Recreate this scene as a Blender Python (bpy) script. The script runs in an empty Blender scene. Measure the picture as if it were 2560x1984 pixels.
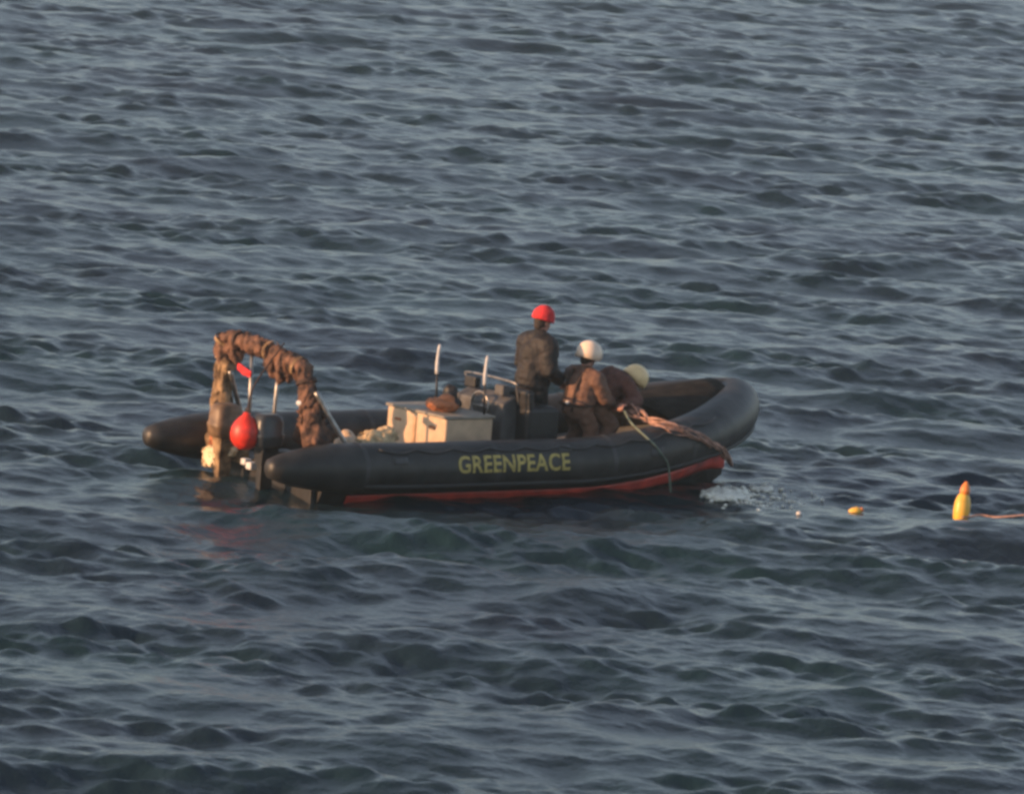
import bpy, bmesh, math, random
import numpy as np
from mathutils import Vector, Matrix, Euler, noise
R = math.radians
random.seed(7)
SC = bpy.context.scene
COL = SC.collection

# ------------------------------------------------------------------ camera
CAM_H = 9.75
cam_d = bpy.data.cameras.new("camera")
cam = bpy.data.objects.new("camera", cam_d)
COL.objects.link(cam)
cam.location = (0, 0, CAM_H)
CAM_PITCH, CAM_ROLL = 6.55, 4.8
cam.matrix_world = (Matrix.Translation((0, 0, CAM_H)) @ Matrix.Rotation(R(90 - CAM_PITCH), 4, 'X')
                    @ Matrix.Rotation(R(CAM_ROLL), 4, 'Z'))
cam_d.sensor_width = 36
cam_d.lens = 241
cam_d.clip_start = 1
cam_d.clip_end = 30000
SC.camera = cam

# ------------------------------------------------------------------ sky, sun, exposure
SUN_EL = 13.0
sun_from = Vector((-0.93, -0.37, 0)).normalized()
SUN_AZ = math.atan2(sun_from.x, sun_from.y)           # clockwise from +Y
w = bpy.data.worlds.new("World")
SC.world = w
w.use_nodes = True
nt = w.node_tree
sky = nt.nodes.new("ShaderNodeTexSky")
sky.sky_type = 'NISHITA'
sky.sun_disc = False
sky.sun_elevation = R(SUN_EL)
sky.sun_rotation = SUN_AZ
sky.dust_density = 0.7
sky.air_density = 1.0
sky.ozone_density = 2.4
hsv = nt.nodes.new("ShaderNodeHueSaturation")
hsv.inputs["Saturation"].default_value = 0.60
nt.links.new(sky.outputs[0], hsv.inputs["Color"])
nt.links.new(hsv.outputs[0], nt.nodes["Background"].inputs[0])
nt.nodes["Background"].inputs[1].default_value = 0.13
sd = bpy.data.lights.new("sun", 'SUN')
sun = bpy.data.objects.new("sun", sd)
COL.objects.link(sun)
sd.energy = 4.2
sd.angle = R(0.6)
sd.color = (1.0, 0.56, 0.28)
sdir = Vector((sun_from.x * math.cos(R(SUN_EL)), sun_from.y * math.cos(R(SUN_EL)), math.sin(R(SUN_EL))))
sun.rotation_euler = sdir.to_track_quat('Z', 'Y').to_euler()
sun.location = sdir * 50
SC.view_settings.view_transform = 'Standard'
SC.view_settings.look = 'None'
SC.view_settings.exposure = 0.66
SC.view_settings.gamma = 1
SC.cycles.filter_width = 3.2
SC.cycles.max_bounces = 6

# ------------------------------------------------------------------ helpers
def mat(name, col, rough=0.6, noise_scale=None, var=0.25, bump=0.0, spec=0.5, metallic=0.0, trans=None, col2=None, bscale=None):
    m = bpy.data.materials.new(name)
    m.use_nodes = True
    t = m.node_tree
    b = t.nodes["Principled BSDF"]
    b.inputs["Roughness"].default_value = rough
    b.inputs["Metallic"].default_value = metallic
    b.inputs["Specular IOR Level"].default_value = spec
    c = (*col, 1)
    if noise_scale:
        tc = t.nodes.new("ShaderNodeTexCoord")
        n = t.nodes.new("ShaderNodeTexNoise")
        n.inputs["Scale"].default_value = noise_scale
        n.inputs["Detail"].default_value = 5
        t.links.new(tc.outputs["Object"], n.inputs["Vector"])
        r = t.nodes.new("ShaderNodeValToRGB")
        r.color_ramp.elements[0].position = 0.35
        r.color_ramp.elements[1].position = 0.65
        r.color_ramp.elements[0].color = (*[x * (1 - var) for x in col], 1)
        r.color_ramp.elements[1].color = (*(col2 or [min(1, x * (1 + var)) for x in col]), 1)
        t.links.new(n.outputs["Fac"], r.inputs["Fac"])
        t.links.new(r.outputs["Color"], b.inputs["Base Color"])
        if bump:
            n2 = t.nodes.new("ShaderNodeTexNoise")
            n2.inputs["Scale"].default_value = bscale or noise_scale * 2
            n2.inputs["Detail"].default_value = 4
            t.links.new(tc.outputs["Object"], n2.inputs["Vector"])
            bp = t.nodes.new("ShaderNodeBump")
            bp.inputs["Strength"].default_value = bump
            bp.inputs["Distance"].default_value = 0.02
            t.links.new(n2.outputs["Fac"], bp.inputs["Height"])
            t.links.new(bp.outputs["Normal"], b.inputs["Normal"])
    else:
        b.inputs["Base Color"].default_value = c
    if trans:
        b.inputs["Transmission Weight"].default_value = trans
    return m

M = {
    'rubber': mat('black_rubber', (0.019, 0.019, 0.020), 0.45, 3.5, 0.35, 0.25, 0.4, bscale=9, col2=(0.040, 0.038, 0.036)),
    'rubber_seam': mat('rubber_seam', (0.05, 0.05, 0.052), 0.6, 9, 0.2),
    'strake': mat('strake_rubber', (0.016, 0.016, 0.018), 0.6, 9, 0.2),
    'red_hull': mat('red_hull', (0.66, 0.065, 0.045), 0.35, 4, 0.25, 0.1, bscale=3),
    'hull_dark': mat('dark_hull', (0.014, 0.012, 0.012), 0.6, 4, 0.3, 0.1, bscale=3),
    'cover': mat('bow_cover_fabric', (0.022, 0.018, 0.015), 0.9, 6, 0.4, 0.3, 0.1, bscale=12),
    'yellow_text': mat('yellow_paint', (0.46, 0.36, 0.10), 0.6, 20, 0.25),
    'deck': mat('grey_deck', (0.16, 0.155, 0.15), 0.8, 12, 0.3, 0.2),
    'cream': mat('cream_gelcoat', (0.54, 0.39, 0.26), 0.5, 8, 0.12, 0.1),
    'lid': mat('lid_grey', (0.24, 0.21, 0.17), 0.6, 12, 0.2),
    'console': mat('console_grey', (0.075, 0.073, 0.074), 0.6, 8, 0.25, 0.1),
    'black': mat('black_vinyl', (0.012, 0.012, 0.014), 0.5, 14, 0.3, 0.2),
    'steel': mat('steel_tube', (0.30, 0.28, 0.26), 0.35, 18, 0.3, 0.0, metallic=0.7),
    'net': mat('brown_net', (0.085, 0.038, 0.025), 0.85, 9, 0.65, 0.8, bscale=30, col2=(0.20, 0.10, 0.062)),
    'net2': mat('tan_net', (0.15, 0.085, 0.04), 0.85, 9, 0.6, 0.8, bscale=30, col2=(0.36, 0.23, 0.12)),
    'wood': mat('tan_ply', (0.42, 0.27, 0.16), 0.7, 7, 0.3, 0.2),
    'cowl': mat('engine_cowl', (0.040, 0.042, 0.045), 0.35, 6, 0.2),
    'cowl_tan': mat('engine_cowl_tan', (0.16, 0.10, 0.055), 0.5, 9, 0.35, 0.2),
    'engine_leg': mat('engine_leg', (0.55, 0.46, 0.38), 0.5, 9, 0.2),
    'white': mat('white_plastic', (0.58, 0.57, 0.56), 0.5, 14, 0.15),
    'red_buoy': mat('red_buoy', (0.66, 0.035, 0.018), 0.45, 9, 0.30),
    'red_cloth': mat('red_cloth', (0.62, 0.03, 0.035), 0.9, 20, 0.15, 0.4, bscale=60),
    'canvas': mat('tan_canvas', (0.52, 0.38, 0.22), 0.9, 10, 0.3, 0.6, bscale=18),
    'brown_bag': mat('brown_bag', (0.36, 0.13, 0.055), 0.8, 12, 0.3, 0.4),
    'suit_black': mat('black_oilskin', (0.012, 0.011, 0.012), 0.55, 9, 0.4, 0.5, bscale=16),
    'suit_dark': mat('dark_jacket', (0.013, 0.010, 0.010), 0.7, 8, 0.6, 0.6, bscale=16),
    'suit_brown': mat('brown_suit', (0.155, 0.078, 0.050), 0.75, 7, 0.3, 0.6, bscale=16),
    'suit_red': mat('maroon_jacket', (0.10, 0.036, 0.024), 0.75, 9, 0.4, 0.6, bscale=16),
    'vest': mat('dark_webbing', (0.045, 0.022, 0.015), 0.8, 20, 0.3),
    'skin': mat('skin', (0.42, 0.20, 0.145), 0.55, 12, 0.12),
    'hair': mat('dark_hair', (0.03, 0.018, 0.012), 0.8, 40, 0.3),
    'eye': mat('eye_dark', (0.02, 0.015, 0.012), 0.3),
    'lip': mat('lip', (0.36, 0.13, 0.11), 0.5),
    'boot': mat('boot', (0.03, 0.03, 0.03), 0.5),
    'helmet_white': mat('helmet_white', (0.86, 0.66, 0.50), 0.38, 6, 0.08),
    'helmet_yellow': mat('helmet_yellow', (0.86, 0.62, 0.32), 0.38, 6, 0.1),
    'rope_pale': mat('pale_rope', (0.42, 0.24, 0.18), 0.9, 18, 0.4, 0.5, bscale=50),
    'rope_green': mat('green_rope', (0.16, 0.20, 0.16), 0.9, 18, 0.3),
    'float_yellow': mat('float_yellow', (0.85, 0.50, 0.07), 0.4, 8, 0.12),
    'float_orange': mat('float_orange', (0.85, 0.26, 0.06), 0.5, 8, 0.15),
    'float_cream': mat('float_cream', (0.72, 0.55, 0.34), 0.5, 8, 0.15),
    'foam': mat('sea_foam', (0.88, 0.84, 0.72), 0.9, 20, 0.25),
}

def finish(name, bm, m, parent=None, smooth=True, bevel=0.0):
    me = bpy.data.meshes.new(name)
    bmesh.ops.recalc_face_normals(bm, faces=bm.faces)
    bm.to_mesh(me)
    bm.free()
    if smooth:
        me.polygons.foreach_set('use_smooth', [True] * len(me.polygons))
    me.materials.append(M[m] if isinstance(m, str) else m)
    o = bpy.data.objects.new(name, me)
    COL.objects.link(o)
    if parent:
        o.parent = parent
    if bevel:
        b = o.modifiers.new('bevel', 'BEVEL')
        b.width = bevel
        b.segments = 2
        b.limit_method = 'ANGLE'
        me.polygons.foreach_set('use_smooth', [False] * len(me.polygons))
    return o

def tag(o, label=None, cat=None, group=None, kind=None):
    if label: o['label'] = label
    if cat: o['category'] = cat
    if group: o['group'] = group
    if kind: o['kind'] = kind
    return o

def empty(name, mtx, label, cat, group=None):
    o = bpy.data.objects.new(name, None)
    COL.objects.link(o)
    o.matrix_world = mtx
    o.empty_display_size = 0.1
    return tag(o, label, cat, group)

def box(bm, c, s, rot=None):
    mt = Matrix.Translation(c) @ (rot.to_matrix().to_4x4() if rot else Matrix()) @ Matrix.Diagonal((s[0], s[1], s[2], 1))
    bmesh.ops.create_cube(bm, size=1, matrix=mt)

def ball(bm, c, r, sub=3, rot=None):
    s = r if hasattr(r, '__len__') else (r, r, r)
    mt = Matrix.Translation(c) @ (rot.to_matrix().to_4x4() if rot else Matrix()) @ Matrix.Diagonal((s[0], s[1], s[2], 1))
    bmesh.ops.create_icosphere(bm, subdivisions=sub, radius=1, matrix=mt)

def cone(bm, a, b, ra, rb, seg=16):
    a, b = Vector(a), Vector(b)
    d = b - a
    if d.length < 1e-6: return
    q = d.to_track_quat('Z', 'Y')
    mt = Matrix.Translation((a + b) / 2) @ q.to_matrix().to_4x4()
    bmesh.ops.create_cone(bm, cap_ends=True, segments=seg, radius1=ra, radius2=rb, depth=d.length, matrix=mt)

def sweep(bm, pts, rad, seg=12, cap=True, closed=False):
    pts = [Vector(p) for p in pts]
    n = len(pts)
    rings = []
    up = Vector((0, 0, 1))
    prev = None
    for i, p in enumerate(pts):
        t = (pts[min(i + 1, n - 1)] - pts[max(i - 1, 0)]).normalized()
        if prev is None:
            u = up if abs(t.z) < 0.9 else Vector((1, 0, 0))
        else:
            u = prev
        s = t.cross(u).normalized()
        u = s.cross(t).normalized()
        prev = u
        r = rad[i] if hasattr(rad, '__len__') else rad
        rings.append([bm.verts.new(p + r * (math.cos(2 * math.pi * k / seg) * s + math.sin(2 * math.pi * k / seg) * u)) for k in range(seg)])
    for i in range(n - 1):
        for k in range(seg):
            bm.faces.new((rings[i][k], rings[i][(k + 1) % seg], rings[i + 1][(k + 1) % seg], rings[i + 1][k]))
    if cap:
        bm.faces.new(rings[0]); bm.faces.new(rings[-1][::-1])

def spline(pts, n=8):
    """Catmull-Rom through pts"""
    P = [Vector(p) for p in pts]
    P = [2 * P[0] - P[1]] + P + [2 * P[-1] - P[-2]]
    out = []
    for i in range(1, len(P) - 2):
        for k in range(n):
            t = k / n
            a, b, c, d = P[i - 1], P[i], P[i + 1], P[i + 2]
            out.append(0.5 * ((2 * b) + (c - a) * t + (2 * a - 5 * b + 4 * c - d) * t * t + (3 * b - a - 3 * c + d) * t ** 3))
    out.append(P[-2])
    return out

# ------------------------------------------------------------------ the sea
rng = np.random.default_rng(21)
NW = 190
lam = np.exp(rng.uniform(np.log(0.21), np.log(4.5), NW))
dirs = np.radians(-86 + rng.normal(0, 1, NW) * np.where(lam > 2.4, 22, 42))          # travelling roughly towards the camera
kk = 2 * np.pi / lam
slope = 0.036 * np.where(lam > 2.4, 0.72, np.where(lam > 0.9, 0.50, 1.0)) * rng.uniform(0.6, 1.4, NW)
amp = slope / kk
ph = rng.uniform(0, 2 * np.pi, NW)
kx, ky = kk * np.cos(dirs), kk * np.sin(dirs)

gr = np.random.default_rng(4)
G_L = np.exp(gr.uniform(np.log(0.9), np.log(7.0), 26)); G_D = np.radians(-88 + gr.normal(0, 30, 26)); G_P = gr.uniform(0, 6.283, 26)
def gust(x, y):
    """cat's paws: short steep patches between smoother water"""
    e = np.zeros_like(x)
    for l_, d_, p_ in zip(G_L, G_D, G_P):
        e += np.sin(2 * np.pi / l_ * (np.cos(d_) * x + 0.75 * np.sin(d_) * y) + p_)
    e /= math.sqrt(13.0)
    return 0.50 + 0.58 * np.clip(e + 0.35, 0, 1.8)

def sea_disp(x, y, spacing=None):
    z = np.zeros_like(x); dx = np.zeros_like(x); dy = np.zeros_like(x)
    g = gust(x, y).astype(x.dtype)
    gm = 0.6 + 0.4 * g
    gl = (0.75 + 0.6 * np.sin(0.33 * x + 0.21 * y) * np.sin(0.45 * x - 0.17 * y + 1.3)).astype(x.dtype)
    for i in range(NW):
        wgt = amp[i] * (g if lam[i] < 0.85 else gm if lam[i] < 2.4 else gl)
        if spacing is not None:
            wgt = wgt * np.clip(lam[i] / (spacing * 2.6) - 0.6, 0, 1)
        p = kx[i] * x + ky[i] * y + ph[i]
        s, c = np.sin(p), np.cos(p)
        z += wgt * s
        q = 0.22
        dx += q * wgt * c * kx[i] / kk[i]
        dy += q * wgt * c * ky[i] / kk[i]
    return dx, dy, z

def water_z(x, y):
    a = np.array([float(x)]); b = np.array([float(y)])
    X, Y = a.copy(), b.copy()
    for _ in range(4):
        dx, dy, z = sea_disp(X, Y)
        X = a - dx; Y = b - dy
    return float(z[0])

def axis(lo, hi, step_fn, far):
    v = [lo]
    while v[-1] < hi: v.append(v[-1] + step_fn(v[-1]))
    up, s = [v[-1]], step_fn(v[-1])
    while up[-1] < far:
        s *= 1.22; up.append(up[-1] + s)
    dn, s = [lo], step_fn(lo)
    while dn[-1] > -far:
        s *= 1.22; dn.append(dn[-1] - s)
    return np.array(dn[1:][::-1] + v + up[1:])

xs = axis(-12.8, 12.8, lambda t: 0.05, 9000)
ys = axis(50, 190, lambda t: 0.05 * max(1.0, t / 66) ** 1.15, 9000)
GX, GY = np.meshgrid(xs.astype(np.float32), ys.astype(np.float32))
sx_ = np.gradient(xs); sy_ = np.gradient(ys)
SP = np.maximum(sx_[None, :], sy_[:, None])
dx, dy, gz = sea_disp(GX, GY, SP)
V = np.stack([GX + dx, GY + dy, gz], -1).reshape(-1, 3).astype(np.float32)
ny, nx = GX.shape
idx = np.arange(nx * ny).reshape(ny, nx)
F = np.stack([idx[:-1, :-1], idx[:-1, 1:], idx[1:, 1:], idx[1:, :-1]], -1).reshape(-1, 4).astype(np.int32)
me = bpy.data.meshes.new("sea")
me.vertices.add(len(V)); me.vertices.foreach_set("co", V.ravel())
me.loops.add(F.size); me.loops.foreach_set("vertex_index", F.ravel())
me.polygons.add(len(F)); me.polygons.foreach_set("loop_start", np.arange(0, F.size, 4, dtype=np.int32))
me.polygons.foreach_set("use_smooth", np.ones(len(F), dtype=bool))
me.update(); me.validate()
sea = bpy.data.objects.new("sea", me)
COL.objects.link(sea)
tag(sea, kind='structure')
mw = bpy.data.materials.new("sea_water")
mw.use_nodes = True
t = mw.node_tree
b = t.nodes["Principled BSDF"]
b.inputs["Roughness"].default_value = 0.20
b.inputs["IOR"].default_value = 1.33
geo = t.nodes.new("ShaderNodeNewGeometry")
n1 = t.nodes.new("ShaderNodeTexNoise"); n1.inputs["Scale"].default_value = 0.22; n1.inputs["Detail"].default_value = 3
rp = t.nodes.new("ShaderNodeValToRGB")
rp.color_ramp.elements[0].position = 0.35; rp.color_ramp.elements[0].color = (0.011, 0.019, 0.032, 1)
rp.color_ramp.elements[1].position = 0.65; rp.color_ramp.elements[1].color = (0.010, 0.028, 0.034, 1)
t.links.new(geo.outputs["Position"], n1.inputs["Vector"])
t.links.new(n1.outputs["Fac"], rp.inputs["Fac"])
t.links.new(rp.outputs["Color"], b.inputs["Base Color"])
n2 = t.nodes.new("ShaderNodeTexNoise"); n2.inputs["Scale"].default_value = 7.0; n2.inputs["Detail"].default_value = 4
n2.inputs["Roughness"].default_value = 0.55
t.links.new(geo.outputs["Position"], n2.inputs["Vector"])
bp = t.nodes.new("ShaderNodeBump"); bp.inputs["Strength"].default_value = 0.6; bp.inputs["Distance"].default_value = 0.05
t.links.new(n2.outputs["Fac"], bp.inputs["Height"])
t.links.new(bp.outputs["Normal"], b.inputs["Normal"])
me.materials.append(mw)

# ------------------------------------------------------------------ the boat: X forward, Y port (far side), Z up; origin at transom, tube centre height
BOAT_LOC = Vector((-2.60, 74.45, 0.355))
BM = Matrix.Translation(BOAT_LOC) @ Euler((R(0.3), R(-0.7), R(38.5)), 'XYZ').to_matrix().to_4x4()
boat = empty('inflatable_boat', BM, 'black rigid inflatable boat with yellow lettering and red hull lying on the grey sea', 'boat')
TR = 0.275
def half_w(X):
    if X < 4.0: return 1.15
    u = (X - 4.0) / 2.56
    return 1.15 * max(0.0, 1 - u ** 2.0) ** 0.80
def tube_z(X):
    if X < 3.3: return 0.02 * max(0, 1.0 - X) 
    return 0.43 * ((X - 3.3) / 3.26) ** 1.45
side = []
for X in [-0.85, -0.82, -0.70, -0.5, -0.2, 0.0, 0.3] + [0.3 + 0.2 * i for i in range(1, 19)]:
    side.append((X, 1.15, tube_z(X)))
for i in range(1, 25):
    a = i / 24 * math.pi / 2
    X = 4.0 + 2.56 * math.sin(a) ** 0.95
    side.append((X, half_w(min(X, 6.56)) if i < 24 else 0.0, tube_z(min(X, 6.56))))
cl = [Vector(p) for p in side] + [Vector((p[0], -p[1], p[2])) for p in side[-2::-1]]
def tube_r(X):
    if X < -0.84: return 0.035
    if X < 0.25:
        u = (X + 0.85) / 1.1
        return 0.085 + (TR - 0.085) * math.sin(u * math.pi / 2) ** 0.68
    return TR + 0.03 * max(0, (X - 4.5) / 2)
bm = bmesh.new()
sweep(bm, cl, [tube_r(p.x) for p in cl], 32)
collar = finish('inflatable_tube', bm, 'rubber', boat)
# seam bands round the tube
for X in (0.30, 2.1, 3.75, 4.9):
    for s in (1, -1):
        bm = bmesh.new()
        hw = half_w(X)
        d = Vector((1, s * (half_w(X + .03) - half_w(X - .03)) / .06, (tube_z(X + .03) - tube_z(X - .03)) / .06)).normalized()
        c = Vector((X, s * hw, tube_z(X)))
        sweep(bm, [c - d * 0.03, c + d * 0.03], tube_r(X) + 0.004, 32, cap=False)
        finish('seam_band', bm, 'rubber_seam', boat)
# rubbing strake
bm = bmesh.new()
st = []
for i, p in enumerate(cl):
    if p.x < 0.25: continue
    tdir = (cl[min(i + 1, len(cl) - 1)] - cl[max(i - 1, 0)]).normalized()
    out = Vector((tdir.y, -tdir.x, 0)).normalized() * -1
    if out.dot(Vector((p.x - 3.0, p.y, 0))) < 0: out = -out
    if abs(p.y) > 0.9: out = Vector((0, 1 if p.y > 0 else -1, 0)) * 1.0 + out * 0.0
    ang = R(-38)
    st.append(p + (out.normalized() * math.cos(ang) + Vector((0, 0, math.sin(ang)))) * (tube_r(p.x) + 0.008))
sweep(bm, st, 0.026, 8)
finish('rubbing_strake', bm, 'strake', boat)
# patches and valves glued to the tubes
for X, dg_ in ((0.75, 25), (3.05, 48), (4.35, 12)):
    for s in (-1, 1):
        bm = bmesh.new()
        g_ = [[None] * 5 for _ in range(5)]
        for i in range(5):
            for k in range(5):
                a_ = R(dg_ - 9 + 18 * k / 4); x_ = X - 0.10 + 0.2 * i / 4; r_ = tube_r(x_) + 0.004
                g_[i][k] = bm.verts.new((x_, s * (half_w(x_) + r_ * math.cos(a_)), tube_z(x_) + r_ * math.sin(a_)))
        for i in range(4):
            for k in range(4): bm.faces.new((g_[i][k], g_[i + 1][k], g_[i + 1][k + 1], g_[i][k + 1]))
        pt = finish('glued_patch', bm, 'rubber_seam', boat)
        so = pt.modifiers.new('solid', 'SOLIDIFY'); so.thickness = 0.004
# grab line with loops on near and far tubes
for s in (-1, 1):
    bm = bmesh.new()
    pts = []
    Xs = [0.5 + 0.5 * i for i in range(11)]
    for i in range(len(Xs) - 1):
        for k in range(8):
            u = k / 8
            X = Xs[i] + 0.5 * u
            sag = R(52) - 0.18 * math.sin(u * math.pi)
            X_ = min(X, 5.6)
            pts.append((X_, s * (half_w(X_) + math.cos(sag) * (tube_r(X_) + 0.014)), tube_z(X_) + math.sin(sag) * (tube_r(X_) + 0.014)))
    sweep(bm, pts, 0.010, 6)
    g = finish('grab_line', bm, 'rubber_seam', boat)

# hull
secs = []   # X, keel z, chine (y,z), sheer (y,z)
for X in [0, 0.8, 1.6, 2.4, 3.2, 4.0, 4.6, 5.1, 5.5, 5.85, 6.2, 6.40]:
    u = max(0, (X - 3.0) / 3.41)
    hw = half_w(X) - 0.06
    kz = -0.80 + 0.42 * u ** 6
    narrow = max(0.02, (1 - u ** 2.6))
    cy = 0.93 * narrow
    cz = -0.42 + 0.36 * u ** 3.0
    tz = tube_z(X) - 0.17
    sy = max(0.03, min(hw, 1.02 * (1 - u ** 3.4) + 0.03))
    secs.append((X, kz, cy, max(cz, kz + 0.03), sy, max(tz, cz + 0.04)))
bm = bmesh.new()
rows = []
for (X, kz, cy, cz, sy, sz) in secs:
    prof = [(sy, sz), (sy * .5 + cy * .5, sz * .45 + cz * .55), (cy, cz), (cy * .5, (cz + kz) / 2 - 0.01), (0, kz), (-cy * .5, (cz + kz) / 2 - 0.01), (-cy, cz), (-(sy * .5 + cy * .5), sz * .45 + cz * .55), (-sy, sz)]
    rows.append([bm.verts.new((X + (0.10 if (X > 5.9 and abs(y) < 0.01) else 0), y, z)) for y, z in prof])
for i in range(len(rows) - 1):
    for k in range(8):
        bm.faces.new((rows[i][k], rows[i][k + 1], rows[i + 1][k + 1], rows[i + 1][k]))
bm.faces.new(rows[0]); bm.faces.new(rows[-1][::-1])
finish('hull', bm, 'hull_dark', boat, smooth=False, bevel=0.012)
# red stripe along the hull side, rising and widening to the stem
def hull_y(X, z):
    for a_, b_ in zip(secs, secs[1:]):
        if a_[0] <= X <= b_[0] or b_ is secs[-1]:
            t_ = min(1, max(0, (X - a_[0]) / (b_[0] - a_[0])))
            kz, cy, cz, sy, sz = [a_[i] + (b_[i] - a_[i]) * t_ for i in range(1, 6)]
            break
    if z >= cz: return cy + (sy - cy) * min(1, (z - cz) / max(1e-3, sz - cz))
    return cy * max(0, (z - kz) / max(1e-3, cz - kz))
for s in (-1, 1):
    bm = bmesh.new(); rows = []
    for i in range(45):
        X = 0.35 + (6.40 - 0.35) * i / 44
        u = max(0, (X - 3.6) / 2.8)
        zc = -0.375 + 0.225 * u ** 1.6; hh = 0.056 + 0.022 * min(1, u * 2) + 0.085 * u ** 8
        rows.append([bm.verts.new((X + 0.012 + (0.085 if i == 44 else 0), s * (hull_y(X, zc + hh * v) + 0.012), zc + hh * v)) for v in (-1, -.5, 0, .5, 1)])
    for i in range(44):
        for k in range(4): bm.faces.new((rows[i][k], rows[i + 1][k], rows[i + 1][k + 1], rows[i][k + 1]))
    o = finish('hull_stripe', bm, 'red_hull', boat)
    so = o.modifiers.new('solid', 'SOLIDIFY'); so.thickness = 0.012; so.offset = 0
# deck
bm = bmesh.new()
top = []; bot = []
for X in [0.03, 1, 2, 3, 4, 4.6, 5.0, 5.4, 5.7]:
    hw = half_w(X) - 0.08
    z = max(-0.14, tube_z(X) - 0.13)
    top.append((bm.verts.new((X, hw, z)), bm.verts.new((X, -hw, z))))
    bot.append((bm.verts.new((X, hw, z - 0.04)), bm.verts.new((X, -hw, z - 0.04))))
for i in range(len(top) - 1):
    bm.faces.new((top[i][0], top[i][1], top[i + 1][1], top[i + 1][0]))
    bm.faces.new((bot[i][0], bot[i][1], bot[i + 1][1], bot[i + 1][0]))
    for s in (0, 1):
        bm.faces.new((top[i][s], top[i + 1][s], bot[i + 1][s], bot[i][s]))
bm.faces.new((top[0][0], top[0][1], bot[0][1], bot[0][0]))
bm.faces.new((top[-1][0], top[-1][1], bot[-1][1], bot[-1][0]))
finish('deck', bm, 'deck', boat, smooth=False)
# transom with cutout
bm = bmesh.new()
box(bm, (-0.045, 0, -0.26), (0.07, 1.84, 0.36))
for s in (-1, 1):
    box(bm, (-0.045, s * 0.74, 0.02), (0.07, 0.26, 0.20))
finish('transom', bm, 'black', boat, bevel=0.01)
for s in (-1, 1):
    bm = bmesh.new()
    box(bm, (-0.09, s * 0.70, -0.20), (0.012, 0.16, 0.10))
    finish('trim_plate', bm, 'white', boat, bevel=0.004)

# bow cover between the tubes at the raised bow
bm = bmesh.new()
rows = []
for X in [4.95, 5.2, 5.5, 5.8, 6.05, 6.25]:
    hw = max(half_w(X) - 0.02, 0.1)
    rows.append([bm.verts.new((X, hw * v, tube_z(X) + 0.20 + 0.15 * (1 - v * v))) for v in (-1, -.6, -.2, .2, .6, 1)])
for i in range(len(rows) - 1):
    for k in range(5):
        bm.faces.new((rows[i][k], rows[i][k + 1], rows[i + 1][k + 1], rows[i + 1][k]))
o = finish('bow_cover', bm, 'cover', boat)
so = o.modifiers.new('solid', 'SOLIDIFY'); so.thickness = 0.02

# lettering wrapped on the near tube
def letters(body, size, length):
    cu = bpy.data.curves.new('lettering', 'FONT')
    cu.body = body
    cu.size = 1
    cu.offset = 0.022
    cu.space_character = 1.05
    cu.resolution_u = 3
    o = bpy.data.objects.new('tmp', cu)
    COL.objects.link(o)
    dg = bpy.context.evaluated_depsgraph_get(); dg.update()
    m_ = bpy.data.meshes.new_from_object(o.evaluated_get(dg))
    bpy.data.objects.remove(o)
    bm = bmesh.new(); bm.from_mesh(m_)
    bpy.data.meshes.remove(m_)
    xs_ = [v.co.x for v in bm.verts]; ys_ = [v.co.y for v in bm.verts]
    x0, x1, y0, y1 = min(xs_), max(xs_), min(ys_), max(ys_)
    for v in bm.verts:
        v.co.x = (v.co.x - x0) / (x1 - x0) * length
        v.co.y = (v.co.y - y0) / (y1 - y0) * size - size / 2
    for k in range(1, 10):
        bmesh.ops.bisect_plane(bm, geom=bm.verts[:] + bm.edges[:] + bm.faces[:], plane_co=(0, -size / 2 + size * k / 10, 0), plane_no=(0, 1, 0))
    return bm
bm = letters('GREENPEACE', 0.195, 1.56)
A0 = R(13)
for v in bm.verts:
    X = 1.53 + v.co.x
    a = A0 + v.co.y / TR
    r = TR + 0.004
    v.co = Vector((X, -1.15 - r * math.cos(a), tube_z(X) + r * math.sin(a)))
finish('lettering', bm, 'yellow_text', boat, smooth=False)

# ---- stern arch (A-frame) wrapped with net
AX = -0.02
arch = spline([(AX + 0.16, 0.98, 0.10), (AX, 0.96, 0.55), (AX - 0.02, 0.93, 1.03), (AX - 0.02, 0.82, 1.16), (AX - 0.02, 0.2, 1.14), (AX - 0.02, -0.40, 1.06), (AX, -0.60, 0.92), (AX, -0.72, 0.55), (AX + 0.02, -0.86, 0.20)], 8)
bm = bmesh.new(); sweep(bm, arch, 0.035, 10)
ar = finish('stern_arch', bm, 'steel', boat)
for s in (1, -1):
    bm = bmesh.new()
    sweep(bm, spline([(AX, s * 0.80, 0.80), (AX + 0.16, s * 0.88, 0.52), (AX + 0.34, s * 0.97, 0.24)], 6), 0.028, 8)
    finish('arch_brace', bm, 'steel', boat)
for yy in (0.42, -0.10):
    bm = bmesh.new()
    sweep(bm, [(AX, yy, 1.12), (AX, yy - 0.05 + 0.1 * (yy < 0), 0.0)], 0.020, 8)
    finish('arch_strut', bm, 'steel', boat)
def crumple(name, bm, m, parent, amt=0.03, sc=7, seed=0, voxel=0.014):
    o = finish(name, bm, m, parent)
    r = o.modifiers.new('rm', 'REMESH'); r.mode = 'VOXEL'; r.voxel_size = voxel
    dg = bpy.context.evaluated_depsgraph_get(); dg.update()
    m2 = bpy.data.meshes.new_from_object(o.evaluated_get(dg))
    o.modifiers.clear()
    old = o.data; o.data = m2; bpy.data.meshes.remove(old)
    off = Vector((seed * 3.7, seed, 0))
    for v in m2.vertices:
        n_ = noise.noise(v.co * sc + off) + 0.5 * noise.noise(v.co * sc * 2.3 + off)
        v.co += v.normal * n_ * amt
    m2.polygons.foreach_set('use_smooth', [True] * len(m2.polygons))
    return o
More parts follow.
